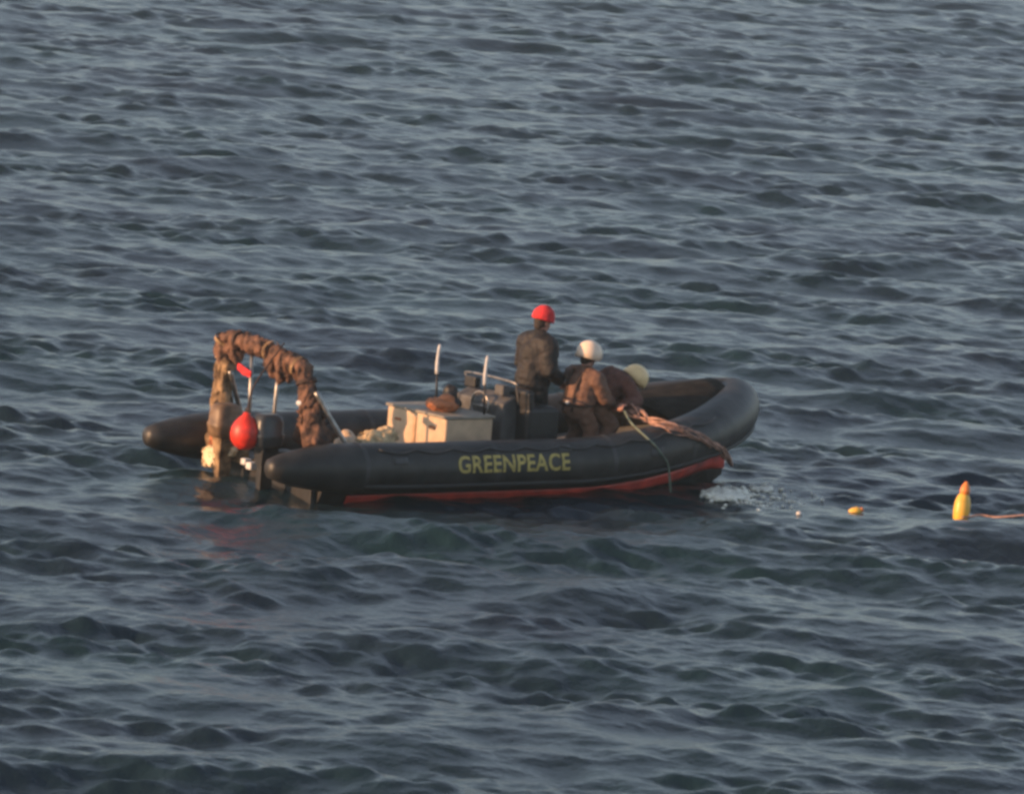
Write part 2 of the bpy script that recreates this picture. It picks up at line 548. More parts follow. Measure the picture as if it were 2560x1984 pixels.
# brown netting lashed along the crossbar and down both posts, drawn in by straps
def folds(o, amt, seed):
    off = Vector((seed * 3.1, seed * 1.7, seed))
    me_ = o.data
    for v in me_.vertices:
        p = v.co
        q = Vector((p.x * 9, p.y * 17, p.z * 5)) + off
        v.co += v.normal * amt * (noise.noise(q) + 0.5 * noise.noise(q * 2.2))
def wrap(pts, rad, m, seed, flaps=(), amt=0.05):
    bm = bmesh.new()
    sweep(bm, pts, rad, 10)
    for (p0, p1, r0) in flaps:
        limb(bm, [p0, p1], [r0, r0 * 0.35], 8)
    o = crumple('lashed_net', bm, m, boat, 0.0, 8, seed, 0.016)
    folds(o, amt, seed)
    return o
def limb(bm, pts, rads, seg=14):
    for i in range(len(pts) - 1):
        cone(bm, pts[i], pts[i + 1], rads[i], rads[i + 1], seg)
    for p, r in zip(pts, rads):
        ball(bm, p, r, 2)
pts = arch[14:56]
wrap(pts, [0.092 + 0.012 * math.sin(i * 0.5) for i in range(len(pts))], 'net', 1,
     [((AX, 0.90, 1.02), (AX, 0.92, 0.80), 0.12), ((AX, 0.74, 1.06), (AX - .02, 0.64, 0.92), 0.12), ((AX, -0.02, 1.02), (AX, -0.16, 0.84), 0.13),
      ((AX, -0.22, 1.0), (AX, -0.30, 0.86), 0.12), ((AX, -0.42, 1.0), (AX, -0.56, 0.86), 0.10)])
pts = spline([(AX + 0.02, 0.93, 0.95), (AX, 0.92, 0.6), (AX - .06, 0.84, 0.25), (AX - 0.12, 0.76, -0.10)], 8)
wrap(pts, [0.095 + 0.015 * math.sin(i * 0.7) + 0.0012 * i for i in range(len(pts))], 'net2', 2, [((AX - .1, 0.74, 0.0), (AX - .2, 0.52, -0.12), 0.11)])
pts = spline([(AX + 0.0, -0.62, 0.86), (AX, -0.72, 0.55), (AX + 0.02, -0.84, 0.22)], 9)
wrap(pts, [0.085 + 0.003 * i for i in range(len(pts))], 'net', 3, [((AX + .02, -0.74, 0.62), (AX + 0.16, -0.90, 0.22), 0.10), ((AX, -0.66, 0.75), (AX - 0.04, -0.60, 0.25), 0.09)])
for i_ in (20, 27, 34, 42, 49):
    c_ = arch[i_]; d_ = (arch[i_ + 1] - arch[i_ - 1]).normalized()
    bm = bmesh.new(); sweep(bm, [c_ - d_ * 0.02, c_ + d_ * 0.02], 0.118, 16, cap=False)
    finish('lashing_strap', bm, 'vest' if i_ % 2 else 'net2', boat)
# small white lamp and red cloth on the arch
bm = bmesh.new(); ball(bm, (AX - 0.10, -0.66, 0.66), (0.035, 0.05, 0.035)); cone(bm, (AX - 0.09, -0.66, 0.66), (AX, -0.76, 0.66), 0.012, 0.012, 8)
finish('stern_lamp', bm, 'white', boat)
bm = bmesh.new(); box(bm, (AX - 0.10, 0.40, 0.86), (0.02, 0.26, 0.085), Euler((0.2, 0, 0)))
crumple('red_flag', bm, 'red_cloth', boat, 0.02, 12, 1, 0.012)

# ---- two outboards
def outboard(y, cm, lm):
    bm = bmesh.new()
    prof = [(0.0, 0.13, 0.11), (0.03, 0.165, 0.13), (0.12, 0.18, 0.135), (0.15, 0.185, 0.14), (0.165, 0.17, 0.128), (0.28, 0.165, 0.125), (0.34, 0.15, 0.11), (0.37, 0.10, 0.08)]
    rings = []
    for z, a, b_ in prof:
        ring = []
        for k in range(24):
            t_ = 2 * math.pi * k / 24
            cx = math.copysign(abs(math.cos(t_)) ** 0.5, math.cos(t_)); cy = math.copysign(abs(math.sin(t_)) ** 0.5, math.sin(t_))
            ring.append(bm.verts.new((-0.36 + a * cx, y + b_ * cy, 0.14 + z)))
        rings.append(ring)
    for i in range(len(rings) - 1):
        for k in range(24):
            bm.faces.new((rings[i][k], rings[i][(k + 1) % 24], rings[i + 1][(k + 1) % 24], rings[i + 1][k]))
    bm.faces.new(rings[0]); bm.faces.new(rings[-1])
    e = finish('outboard_motor', bm, cm, boat)
    bm = bmesh.new()
    for (z0, z1, a, b2, a1, b1) in [(0.16, -0.05, .22, .18, .20, .12), (-0.05, -0.75, .17, .09, .15, .05)]:
        v0 = [bm.verts.new((-0.35 + sx * a / 2, y + sy * b2 / 2, z0)) for sx, sy in ((-1, -1), (1, -1), (1, 1), (-1, 1))]
        v1 = [bm.verts.new((-0.35 + sx * a1 / 2, y + sy * b1 / 2, z1)) for sx, sy in ((-1, -1), (1, -1), (1, 1), (-1, 1))]
        for k in range(4): bm.faces.new((v0[k], v0[(k + 1) % 4], v1[(k + 1) % 4], v1[k]))
        bm.faces.new(v0); bm.faces.new(v1)
    box(bm, (-0.37, y, -0.48), (0.36, 0.18, 0.014))
    finish('engine_leg', bm, lm, e, bevel=0.012)
    bm = bmesh.new(); box(bm, (-0.14, y, -0.02), (0.14, 0.20, 0.24)); box(bm, (-0.09, y, 0.08), (0.20, 0.26, 0.04))
    finish('mount_bracket', bm, lm, e, bevel=0.01)
    return e
outboard(0.36, 'cowl_tan', 'net2')
outboard(-0.42, 'cowl', 'black')
for c_, s_ in (((-0.30, 0.0, -0.08), (0.10, 0.09, 0.07)), ((-0.34, -0.16, -0.10), (0.10, 0.10, 0.08))):
    bm = bmesh.new(); box(bm, c_, s_)
    finish('fuel_filter', bm, 'white', boat, bevel=0.015)

# ---- engine box amidships (cream) with lid, console, seat
cr = bmesh.new(); box(cr, (2.33, 0.0, 0.14), (0.66, 1.08, 0.56))
cb = finish('locker', cr, 'cream', boat, bevel=0.02)
bm = bmesh.new(); box(bm, (2.33, 0.0, 0.435), (0.70, 1.12, 0.035)); finish('lid', bm, 'lid', cb, bevel=0.012)
bm = bmesh.new(); box(bm, (1.995, 0.02, 0.18), (0.02, 0.05, 0.36)); finish('door_post', bm, 'wood', cb, bevel=0.004)
for y_ in (-0.30, 0.33):
    bm = bmesh.new(); box(bm, (1.99, y_, 0.30), (0.02, 0.10, 0.03)); finish('latch', bm, 'brown_bag', cb, bevel=0.004)
bm = bmesh.new(); cone(bm, (2.36, -0.538, 0.12), (2.36, -0.556, 0.12), 0.055, 0.05, 20); finish('vent', bm, 'black', cb)

bm = bmesh.new()
v0 = [(2.86, -.44, -.14), (3.16, -.44, -.14), (3.16, .44, -.14), (2.86, .44, -.14)]
v1 = [(2.86, -.44, .56), (3.06, -.42, .66), (3.06, .42, .66), (2.86, .44, .56)]
a = [bm.verts.new(v) for v in v0]; b2 = [bm.verts.new(v) for v in v1]
bm.faces.new(a); bm.faces.new(b2)
for k in range(4): bm.faces.new((a[k], a[(k + 1) % 4], b2[(k + 1) % 4], b2[k]))
con = finish('helm_console', bm, 'console', boat, bevel=0.025)
bm = bmesh.new()
ring = [(2.80, 0.12 * math.cos(t_) * 1.3 - 0.1, 0.50 + 0.155 * math.sin(t_)) for t_ in [2 * math.pi * k / 24 for k in range(25)]]
sweep(bm, ring, 0.014, 8, cap=False)
cone(bm, (2.80, -0.1, 0.50), (2.88, -0.1, 0.50), 0.02, 0.02, 8)
cone(bm, (2.80, -0.24, 0.50), (2.80, 0.04, 0.50), 0.01, 0.01, 8)
finish('steering_wheel', bm, 'steel', con)
bm = bmesh.new()
fr = spline([(3.08, 0.44, 0.55), (3.03, 0.45, 0.72), (3.0, 0.40, 0.80), (3.0, -0.40, 0.80), (3.03, -0.45, 0.72), (3.08, -0.44, 0.55)], 6)
sweep(bm, fr, 0.013, 8)
finish('windscreen_frame', bm, 'steel', con)
bm = bmesh.new(); box(bm, (2.94, -0.30, 0.70), (0.10, 0.16, 0.12)); finish('instrument_pod', bm, 'console', con, bevel=0.02)
bm = bmesh.new(); box(bm, (2.92, 0.22, 0.72), (0.09, 0.20, 0.13)); finish('chart_plotter', bm, 'black', con, bevel=0.02)
for s in (1, -1):
    bm = bmesh.new()
    cone(bm, (2.60, s * 0.44, 0.44), (2.58, s * 0.44, 0.80), 0.014, 0.012, 8)
    an = finish('antenna', bm, 'black', boat)
    bm = bmesh.new()
    sweep(bm, spline([(2.58, s * 0.44, 0.78), (2.575, s * 0.44, 0.94), (2.59, s * 0.44, 1.11)], 5), [0.022] * 5 + [0.018] * 5 + [0.012], 8)
    finish('antenna_whip', bm, 'white', an)
# jockey seat (black) by the standing crewman
bm = bmesh.new()
box(bm, (3.30, -0.34, 0.20), (0.46, 0.60, 0.68))
st_ = finish('helm_seat', bm, 'black', boat, bevel=0.05)
bm = bmesh.new(); box(bm, (3.12, -0.34, 0.60), (0.10, 0.58, 0.26), Euler((0, -0.1, 0))); finish('backrest', bm, 'black', st_, bevel=0.04)

# bow post
bm = bmesh.new()
cone(bm, (5.0, 0.35, 0.15), (5.0, 0.35, 0.66), 0.045, 0.045, 12); cone(bm, (5.0, 0.24, 0.58), (5.0, 0.46, 0.58), 0.022, 0.022, 10); ball(bm, (5.0, 0.35, 0.68), 0.07)
finish('mooring_post', bm, 'black', boat)

# ------------------------------------------------------------------ loose things aboard
def BL(v): return BM @ Vector(v)
def at(v, yaw=0): return BM @ Matrix.Translation(v) @ Matrix.Rotation(R(yaw), 4, 'Z')

# red ball buoy at the stern
bq = empty('ball_buoy', at((-0.58, -0.33, 0.30)), 'glossy red ball buoy hanging under the stern arch beside the engines', 'buoy')
bm = bmesh.new()
prof = [(0.0, -0.19), (0.06, -0.185), (0.115, -0.15), (0.155, -0.09), (0.165, -0.02), (0.155, 0.05), (0.125, 0.11), (0.08, 0.16), (0.045, 0.185), (0.035, 0.215), (0.0, 0.22)]
def lathe(bm, prof, seg=28, ctr=(0, 0, 0), rot=None):
    rm = rot.to_matrix() if rot else Matrix.Identity(3)
    rings = []
    for r_, z_ in prof:
        if r_ < 1e-6: rings.append([bm.verts.new(rm @ Vector((0, 0, z_)) + Vector(ctr))])
        else: rings.append([bm.verts.new(rm @ Vector((r_ * math.cos(2 * math.pi * k / seg), r_ * math.sin(2 * math.pi * k / seg), z_)) + Vector(ctr)) for k in range(seg)])
    for A_, B_ in zip(rings, rings[1:]):
        for k in range(seg):
            if len(A_) == 1 and len(B_) > 1: bm.faces.new((A_[0], B_[k], B_[(k + 1) % seg]))
            elif len(B_) == 1 and len(A_) > 1: bm.faces.new((A_[k], A_[(k + 1) % seg], B_[0]))
            elif len(A_) > 1: bm.faces.new((A_[k], A_[(k + 1) % seg], B_[(k + 1) % seg], B_[k]))
lathe(bm, prof)
finish('buoy_body', bm, 'red_buoy', bq)
bm = bmesh.new()
sweep(bm, spline([(0, 0, 0.21), (0.15, 0.1, 0.5), (0.52, 0.12, 0.95)], 6), 0.010, 6)
ring = [(0, 0.03 * math.cos(t_), 0.235 + 0.03 * math.sin(t_)) for t_ in [2 * math.pi * k / 12 for k in range(13)]]
sweep(bm, ring, 0.008, 6, cap=False)
finish('hanging_rope', bm, 'vest', bq)

# tan canvas sack on the deck forward of the arch
bm = bmesh.new()
ball(bm, (0, 0, 0.10), (0.24, 0.16, 0.12)); ball(bm, (-0.15, 0.02, 0.07), (0.20, 0.13, 0.09)); ball(bm, (0.12, -0.02, 0.14), (0.14, 0.12, 0.11))
o = crumple('canvas_sack', bm, 'canvas', None, 0.05, 7, 3)
o.matrix_world = at((0.98, -0.62, 0.12)); tag(o, 'crumpled tan canvas sack lying inside the boat just forward of the arch', 'sack')
bm = bmesh.new()
limb(bm, [(0, 0.20, 0.02), (0, 0.0, 0.05), (0.02, -0.2, 0.10)], [0.07, 0.09, 0.07]); ball(bm, (-0.05, 0.08, -0.04), (0.07, 0.11, 0.08))
o = crumple('pale_cloth', bm, 'float_cream', None, 0.05, 9, 8, 0.012)
o.matrix_world = at((-0.30, 0.52, -0.12)); tag(o, 'pale peach cloth bunched at the stern below the tan wrapped arch post', 'cloth')
bm = bmesh.new()
limb(bm, [(0, 0, 0.30), (0.01, 0.02, 0.12), (-0.03, 0.06, -0.04)], [0.05, 0.07, 0.05])
o = crumple('orange_cloth', bm, 'float_orange', None, 0.04, 10, 11, 0.012)
o.data.materials.clear(); o.data.materials.append(M['brown_bag'])
o.matrix_world = at((-0.20, 0.66, 0.06)); tag(o, 'small orange brown cloth hanging on the stern below the far arch post', 'cloth')
# supporting side bench
bm = bmesh.new(); box(bm, (0.95, -0.62, -0.01), (0.85, 0.42, 0.26)); finish('side_bench', bm, 'deck', boat, bevel=0.02)
bm = bmesh.new()
ball(bm, (0, 0, 0.06), (0.20, 0.12, 0.09)); ball(bm, (0.06, 0.04, 0.13), (0.10, 0.08, 0.07))
o = crumple('folded_tarp', bm, 'cream', None, 0.035, 8, 6)
o.matrix_world = at((0.64, -0.55, 0.12), 30); tag(o, 'pale folded tarpaulin next to the foot of the stern arch', 'tarpaulin')
# brown bag on locker
bm = bmesh.new()
ball(bm, (0, 0, 0.07), (0.16, 0.22, 0.08)); ball(bm, (0.02, -0.06, 0.12), (0.09, 0.10, 0.07))
o = crumple('brown_bag', bm, 'brown_bag', None, 0.035, 8, 5)
o.matrix_world = at((2.24, -0.14, 0.452)); tag(o, 'reddish brown bag lying on top of the cream locker', 'bag')
bm = bmesh.new()
ball(bm, (0, 0, 0.05), (0.12, 0.16, 0.06)); ball(bm, (0.03, 0.03, 0.14), (0.07, 0.09, 0.11))
o = crumple('dark_jacket', bm, 'suit_black', None, 0.035, 8, 9)
o.matrix_world = at((2.52, 0.10, 0.452)); tag(o, 'dark bundled jacket on the locker behind the brown bag', 'jacket')

# ------------------------------------------------------------------ people
def fuse(name, bm, m, parent, voxel=0.009, smooth=5, fold=0.0, seed=0):
    o = finish(name, bm, m, parent)
    r = o.modifiers.new('rm', 'REMESH'); r.mode = 'VOXEL'; r.voxel_size = voxel
    s = o.modifiers.new('sm', 'SMOOTH'); s.factor = 0.5; s.iterations = smooth
    dg = bpy.context.evaluated_depsgraph_get(); dg.update()
    m2 = bpy.data.meshes.new_from_object(o.evaluated_get(dg))
    o.modifiers.clear()
    old = o.data; o.data = m2; bpy.data.meshes.remove(old)
    if fold:
        off = Vector((seed * 5.1, seed * 2.3, seed))
        for v in m2.vertices:
            p = v.co
            q = Vector((p.x * 9, p.y * 9, p.z * 14)) + off
            v.co += v.normal * fold * (noise.noise(q) + 0.4 * noise.noise(q * 2.1))
    m2.polygons.foreach_set('use_smooth', [True] * len(m2.polygons))
    return o

def limb(bm, pts, rads, seg=14):
    for i in range(len(pts) - 1):
        cone(bm, pts[i], pts[i + 1], rads[i], rads[i + 1], seg)
    for p, r in zip(pts, rads):
        ball(bm, p, r, 2)

def person(mtx, label, P, top, bottom, hat, seed=0, extra=None):
    mtx = mtx @ Matrix.Scale(0.98, 4)
    """P: joints in the person's own frame (x ahead, y left, z up), feet at z=0."""
    root = empty('person', mtx, label, 'person')
    g = {k: Vector(v) for k, v in P.items() if not isinstance(v, (int, float))}
    hd, nk = g['head'], g['neck']
    yaw, pit = P.get('head_yaw', 0), P.get('head_pitch', 0)
    HR = Euler((0, R(pit), R(yaw)), 'XYZ').to_matrix()
    def H(x, y, z): return hd + HR @ Vector((x, y, z))
    bm = bmesh.new()
    # skull, jaw, nose, ears, brow, lips
    hrot = Euler((0, R(pit), R(yaw)), 'XYZ')
    ball(bm, H(0, 0, 0.02), (0.095, 0.076, 0.105), 3, hrot)
    ball(bm, H(0.025, 0, -0.05), (0.068, 0.058, 0.070), 3, hrot)
    cone(bm, H(0.088, 0, 0.012), H(0.112, 0, -0.022), 0.008, 0.014, 8)
    ball(bm, H(0.110, 0, -0.024), 0.014, 2)
    ball(bm, H(0.082, 0, 0.032), (0.016, 0.045, 0.009), 2, hrot)
    ball(bm, H(0.084, 0, -0.062), (0.012, 0.024, 0.010), 2, hrot)
    for s in (-1, 1):
        ball(bm, H(0.0, s * 0.078, -0.005), (0.018, 0.010, 0.030), 2, hrot)
        ball(bm, H(0.062, s * 0.038, -0.025), 0.022, 2)
    limb(bm, [hd + HR @ Vector((-0.01, 0, -0.06)), nk], [0.054, 0.060])
    limb(bm, [nk, g['chest'], g['belly'], g['hip']], [0.062, 0.115, 0.11, 0.115])
    for s, L in ((1, 'l'), (-1, 'r')):
        sh, el, wr = g['sh_' + L], g['el_' + L], g['wr_' + L]
        limb(bm, [nk.lerp(sh, 0.2), sh, el, wr], [0.055, 0.056, 0.040, 0.026])
        hj = g['hip'] + g.get('hipside', Vector((0, 0.09, 0))) * s
        limb(bm, [hj, g['kn_' + L], g['an_' + L]], [0.085, 0.055, 0.038])
        limb(bm, [g['an_' + L] + Vector((-.03, 0, -.03)), g['an_' + L] + Vector((0.15, 0, -0.05))], [0.035, 0.03])
        # hand: palm, four curled fingers of unequal length, thumb from the side
        d = (wr - el).normalized()
        ax = g.get('palm_' + L, Vector((0, 0, -1)))
        ax = (ax - ax.dot(d) * d).normalized()
        sd_ = d.cross(ax).normalized() * (1 if L == 'l' else -1)
        c0 = wr + d * 0.045
        for k in (-1.5, -0.5, 0.5, 1.5):
            limb(bm, [wr + d * 0.008 + sd_ * k * 0.012, wr + d * 0.088 + sd_ * k * 0.020], [0.016, 0.013], 10)
        for k, ln in ((-1.5, 0.8), (-0.5, 0.95), (0.5, 1.0), (1.5, 0.9)):
            b0 = wr + d * 0.090 + sd_ * k * 0.021
            b1 = b0 + (d * 0.8 + ax * 0.6) * 0.040 * ln
            b2_ = b1 + (d * 0.1 + ax * 1.0) * 0.030 * ln
            b3 = b2_ + (ax * 0.7 - d * 0.7) * 0.022 * ln
            limb(bm, [b0, b1, b2_, b3], [0.0105, 0.0095, 0.0088, 0.0078], 8)
        t0 = wr + d * 0.028 + sd_ * 0.030
        t1 = t0 + (d * 0.6 + sd_ * 0.7 + ax * 0.3) * 0.034
        t2 = t1 + (d * 0.7 + sd_ * 0.1 + ax * 0.6) * 0.030
        limb(bm, [t0, t1, t2], [0.015, 0.012, 0.0095], 8)
    body = fuse('body', bm, 'skin', root, 0.0075, 3)
    for s in (-1, 1):
        bm = bmesh.new(); ball(bm, H(0.084, s * 0.031, 0.012), (0.010, 0.014, 0.008), 2, hrot); finish('eye', bm, 'eye', body)
    bm = bmesh.new(); ball(bm, H(0.092, 0, -0.062), (0.009, 0.023, 0.007), 2, hrot); finish('mouth', bm, 'lip', body)
    bm = bmesh.new(); ball(bm, H(-0.018, 0, 0.015), (0.092, 0.083, 0.098), 3, hrot); ball(bm, H(-0.045, 0, -0.055), (0.05, 0.062, 0.05), 2, hrot)
    fuse('hair', bm, 'hair', root, 0.010, 2, 0.006)
    # jacket
    bm = bmesh.new()
    limb(bm, [nk + (g['chest'] - nk) * 0.05, g['chest'], g['belly'], g['hip']], [x_ * P.get('bulk', 1) for x_ in (0.095, 0.185, 0.180, 0.185)])
    cs = (g['sh_l'] - g['sh_r']) * 0.5
    for s, L in ((1, 'l'), (-1, 'r')):
        sh, el, wr = g['sh_' + L], g['el_' + L], g['wr_' + L]
        limb(bm, [g['chest'].lerp(sh, 0.45) + (nk - g['chest']) * 0.25, sh, el, el.lerp(wr, 0.94)], [x_ * P.get('bulk', 1) for x_ in (0.145, 0.112, 0.086, 0.066)])
        limb(bm, [g['chest'] + (sh - g['chest']) * 0.42, g['hip'] + g.get('hipside', Vector((0, 0.09, 0))) * s * 0.6], [0.150, 0.155])
    hood = nk + Vector((-0.05, 0, -0.01)); ball(bm, hood, (0.075, 0.10, 0.06), 2)
    fuse('jacket', bm, top, root, 0.011, 5, 0.013, seed)
    # trousers
    bm = bmesh.new()
    for s, L in ((1, 'l'), (-1, 'r')):
        hj = g['hip'] + g.get('hipside', Vector((0, 0.09, 0))) * s
        limb(bm, [g['hip'] + (hj - g['hip']) * 0.5 + Vector((0, 0, 0.03)), hj - Vector((0, 0, 0.03)), g['kn_' + L], g['an_' + L] + Vector((0, 0, 0.05))], [0.12, 0.118, 0.088, 0.075])
    fuse('trousers', bm, bottom, root, 0.011, 5, 0.012, seed + 1)
    for L in 'lr':
        bm = bmesh.new(); an = g['an_' + L]
        limb(bm, [an + Vector((0, 0, 0.12)), an, an + Vector((-0.04, 0, -0.045))], [0.068, 0.060, 0.045])
        limb(bm, [an + Vector((0.02, 0, -0.035)), an + Vector((0.17, 0, -0.052))], [0.052, 0.040])
        fuse('boot', bm, 'boot', root, 0.011, 3)
    # headgear
    bm = bmesh.new()
    if hat == 'cap':
        ball(bm, H(-0.008, 0, 0.062), (0.136, 0.128, 0.140), 3, hrot)
        for v in list(bm.verts):
            l = HR.inverted() @ (v.co - hd)
            if l.z < 0.035:
                l.z = 0.035 - 0.012 * (0.035 - l.z > 0.03)
                v.co = hd + HR @ l
        ring = [H(-0.006 + 0.122 * math.cos(t_), 0.112 * math.sin(t_), 0.040) for t_ in [2 * math.pi * k / 28 for k in range(29)]]
        sweep(bm, ring, 0.019, 8, cap=False)
        fuse('knitted_cap', bm, 'red_cloth', root, 0.008, 3, 0.006)
    else:
        hm = {'white': 'helmet_white', 'yellow': 'helmet_yellow'}[hat]
        r_in, seg = 1.0, 32
        rings = []
        for j in range(11):
            a_ = math.pi / 2 * (1 - j / 10) - 0.0
            ring = []
            for k in range(seg):
                t_ = 2 * math.pi * k / seg
                low = -0.05 if math.cos(t_) < 0.35 else 0.03
                zz = 0.045 + 0.150 * math.sin(a_) if j < 10 else 0.045
                rr = math.cos(a_) if j < 10 else 1.0
                ring.append(bm.verts.new(H(-0.005 + 0.158 * rr * math.cos(t_), 0.145 * rr * math.sin(t_), zz)))
            rings.append(ring)
        ring = []
        for k in range(seg):
            t_ = 2 * math.pi * k / seg
            low = -0.045 * (0.5 - 0.5 * math.tanh((math.cos(t_) - 0.45) * 6))
            ring.append(bm.verts.new(H(-0.005 + 0.160 * math.cos(t_), 0.146 * math.sin(t_), 0.022 + low)))
        rings.append(ring)
        for i in range(len(rings) - 1):
            for k in range(seg):
                bm.faces.new((rings[i][k], rings[i][(k + 1) % seg], rings[i + 1][(k + 1) % seg], rings[i + 1][k]))
        bmesh.ops.remove_doubles(bm, verts=bm.verts, dist=0.0005)
        ho = finish('helmet', bm, hm, root)
        so = ho.modifiers.new('solid', 'SOLIDIFY'); so.thickness = 0.008; so.offset = -1
        bm = bmesh.new()
        rim = [H(-0.005 + 0.162 * math.cos(t_), 0.148 * math.sin(t_), 0.038) for t_ in [2 * math.pi * k / 28 for k in range(29)]]
        cone(bm, H(0.02, 0.10, 0.03), H(0.06, 0.03, -0.10), 0.007, 0.007, 6); cone(bm, H(0.02, -0.10, 0.03), H(0.06, -0.03, -0.10), 0.007, 0.007, 6)
        finish('chin_strap', bm, 'vest', ho)
    if extra: extra(root, g)
    return root

# red cap: upright, facing forward, arms forward at waist height
P1 = dict(bulk=1.14, head=(0.06, 0.0, 1.62), neck=(0.02, 0, 1.46), chest=(0.02, 0, 1.27), belly=(0.0, 0, 1.10), hip=(-0.03, 0, 0.94),
          sh_l=(0.03, 0.19, 1.38), el_l=(0.06, 0.27, 1.12), wr_l=(0.28, 0.19, 1.02),
          sh_r=(0.00, -0.19, 1.37), el_r=(-0.03, -0.27, 1.11), wr_r=(0.20, -0.21, 0.98),
          kn_l=(0.04, 0.12, 0.50), an_l=(-0.02, 0.14, 0.095), kn_r=(0.05, -0.12, 0.50), an_r=(-0.04, -0.15, 0.095), head_yaw=-8, head_pitch=14)
def vest1(root, g):
    bm = bmesh.new()
    box(bm, g['hip'] + Vector((0.17, -0.06, 0.10)), (0.10, 0.20, 0.12))
    o_ = crumple('waist_pouch', bm, 'console', root, 0.02, 9, 2, 0.012)
person(at((3.58, -0.06, -0.17), 6), 'person in a red knitted cap and dark oilskins standing upright behind the console', P1, 'suit_dark', 'suit_black', 'cap', 1, vest1)

# white helmet: knees bent, seen from behind, leaning towards the bow side
P2 = dict(head=(0.17, 0.0, 1.24), neck=(0.12, 0, 1.09), chest=(0.10, 0, 0.93), belly=(0.07, 0, 0.78), hip=(0.05, 0, 0.66),
          sh_l=(0.14, 0.19, 1.02), el_l=(0.30, 0.25, 0.82), wr_l=(0.48, 0.14, 0.74),
          sh_r=(0.12, -0.19, 1.01), el_r=(0.22, -0.26, 0.79), wr_r=(0.42, -0.18, 0.72),
          kn_l=(0.22, 0.13, 0.40), an_l=(0.07, 0.15, 0.095), kn_r=(0.19, -0.13, 0.39), an_r=(0.03, -0.14, 0.095), head_yaw=-4, head_pitch=16)
def vest2(root, g):
    bm = bmesh.new()
    c = g['chest']
    for y_ in (-0.09, 0.07):
        sweep(bm, spline([c + Vector((-0.085, y_, 0.17)), c + Vector((-0.165, y_ * .9, 0.02)), c + Vector((-0.20, y_ * .7, -0.16)), c + Vector((-0.235, y_ * .9, -0.30))], 6), 0.019, 8)
    belt = [c + Vector((-0.06 + 0.185 * math.cos(t_), 0.20 * math.sin(t_), -0.22)) for t_ in [2 * math.pi * k / 24 for k in range(25)]]
    sweep(bm, belt, 0.02, 8, cap=False)
    finish('harness', bm, 'vest', root)
    bm = bmesh.new(); box(bm, c + Vector((-0.245, -0.02, -0.20)), (0.03, 0.045, 0.04)); finish('buckle', bm, 'white', root, bevel=0.005)
person(at((3.90, -0.42, -0.15), 8), 'person in a white helmet and brown survival suit with harness, knees bent behind the tube', P2, 'suit_brown', 'suit_brown', 'white', 3, vest2)

# yellow helmet: bent forward over the tube, hauling rope
P3 = dict(head=(0.50, -0.04, 0.93), neck=(0.37, -0.02, 0.93), chest=(0.22, 0, 0.91), belly=(0.06, 0, 0.82), hip=(-0.08, 0, 0.70),
          sh_l=(0.31, 0.19, 0.92), el_l=(0.50, 0.22, 0.74), wr_l=(0.34, -0.04, 0.70),
          sh_r=(0.29, -0.19, 0.90), el_r=(0.40, -0.28, 0.72), wr_r=(0.20, -0.36, 0.70),
          kn_l=(0.20, 0.17, 0.44), an_l=(-0.05, 0.17, 0.095), kn_r=(0.18, -0.15, 0.42), an_r=(-0.08, -0.15, 0.095), head_yaw=-10, head_pitch=50)
person(at((4.22, -0.36, -0.11), -4), 'person in a yellow helmet and brown jacket bending forward to haul rope over tube', P3, 'suit_red', 'suit_brown', 'yellow', 5)

# ------------------------------------------------------------------ ropes hauled over the bow tube
def rope(name, pts, r, m, label, cat, n=10, strands=0, seed=0):
    bm = bmesh.new()
    sp = spline(pts, n)
    if strands:
        rnd = random.Random(seed)
        for s in range(strands):
            a0 = rnd.uniform(0, 6.28)
            q = [p + Vector((math.sin(a0 + i * .16), math.cos(a0 * 2 + i * .13), math.sin(a0 + i * .19))) * r * (1.15 + 0.7 * math.sin(i * 0.22 + s)) for i, p in enumerate(sp)]
            sweep(bm, q, r * 0.36, 7)
    else:
        sweep(bm, sp, r, 8)
    o = finish(name, bm, m)
    return tag(o, label, cat)
def on_tube(X, deg, lift=0.03):
    a = R(deg); r = tube_r(X) + lift
    return (X, -(half_w(X) + r * math.cos(a)), tube_z(X) + r * math.sin(a))
rope('net_rope', [BL(p) for p in ((4.40, -0.68, 0.57), (4.50, -0.85, 0.46), on_tube(4.5, 88, .05), on_tube(4.65, 55, .04), on_tube(4.95, 22, .04), on_tube(5.3, -8, .04), on_tube(5.6, -38, .03), (6.0, -0.72, -0.12), (6.35, -0.20, -0.10), (6.50, 0.0, -0.16))],
     0.028, 'rope_pale', 'thick bundle of pinkish brown rope draped over the bow tube down to the stem', 'rope', 10, 8, 3)
rope('hauling_line', [BL(p) for p in ((4.38, -0.66, 0.56), (4.25, -1.0, 0.42), on_tube(4.22, 60, .012), on_tube(4.3, 30, .012), on_tube(4.42, 0, .012), on_tube(4.55, -28, .012), (4.65, -1.32, -0.34))],
     0.012, 'rope_green', 'thin grey green line running from the crew down the side of the tube', 'line')

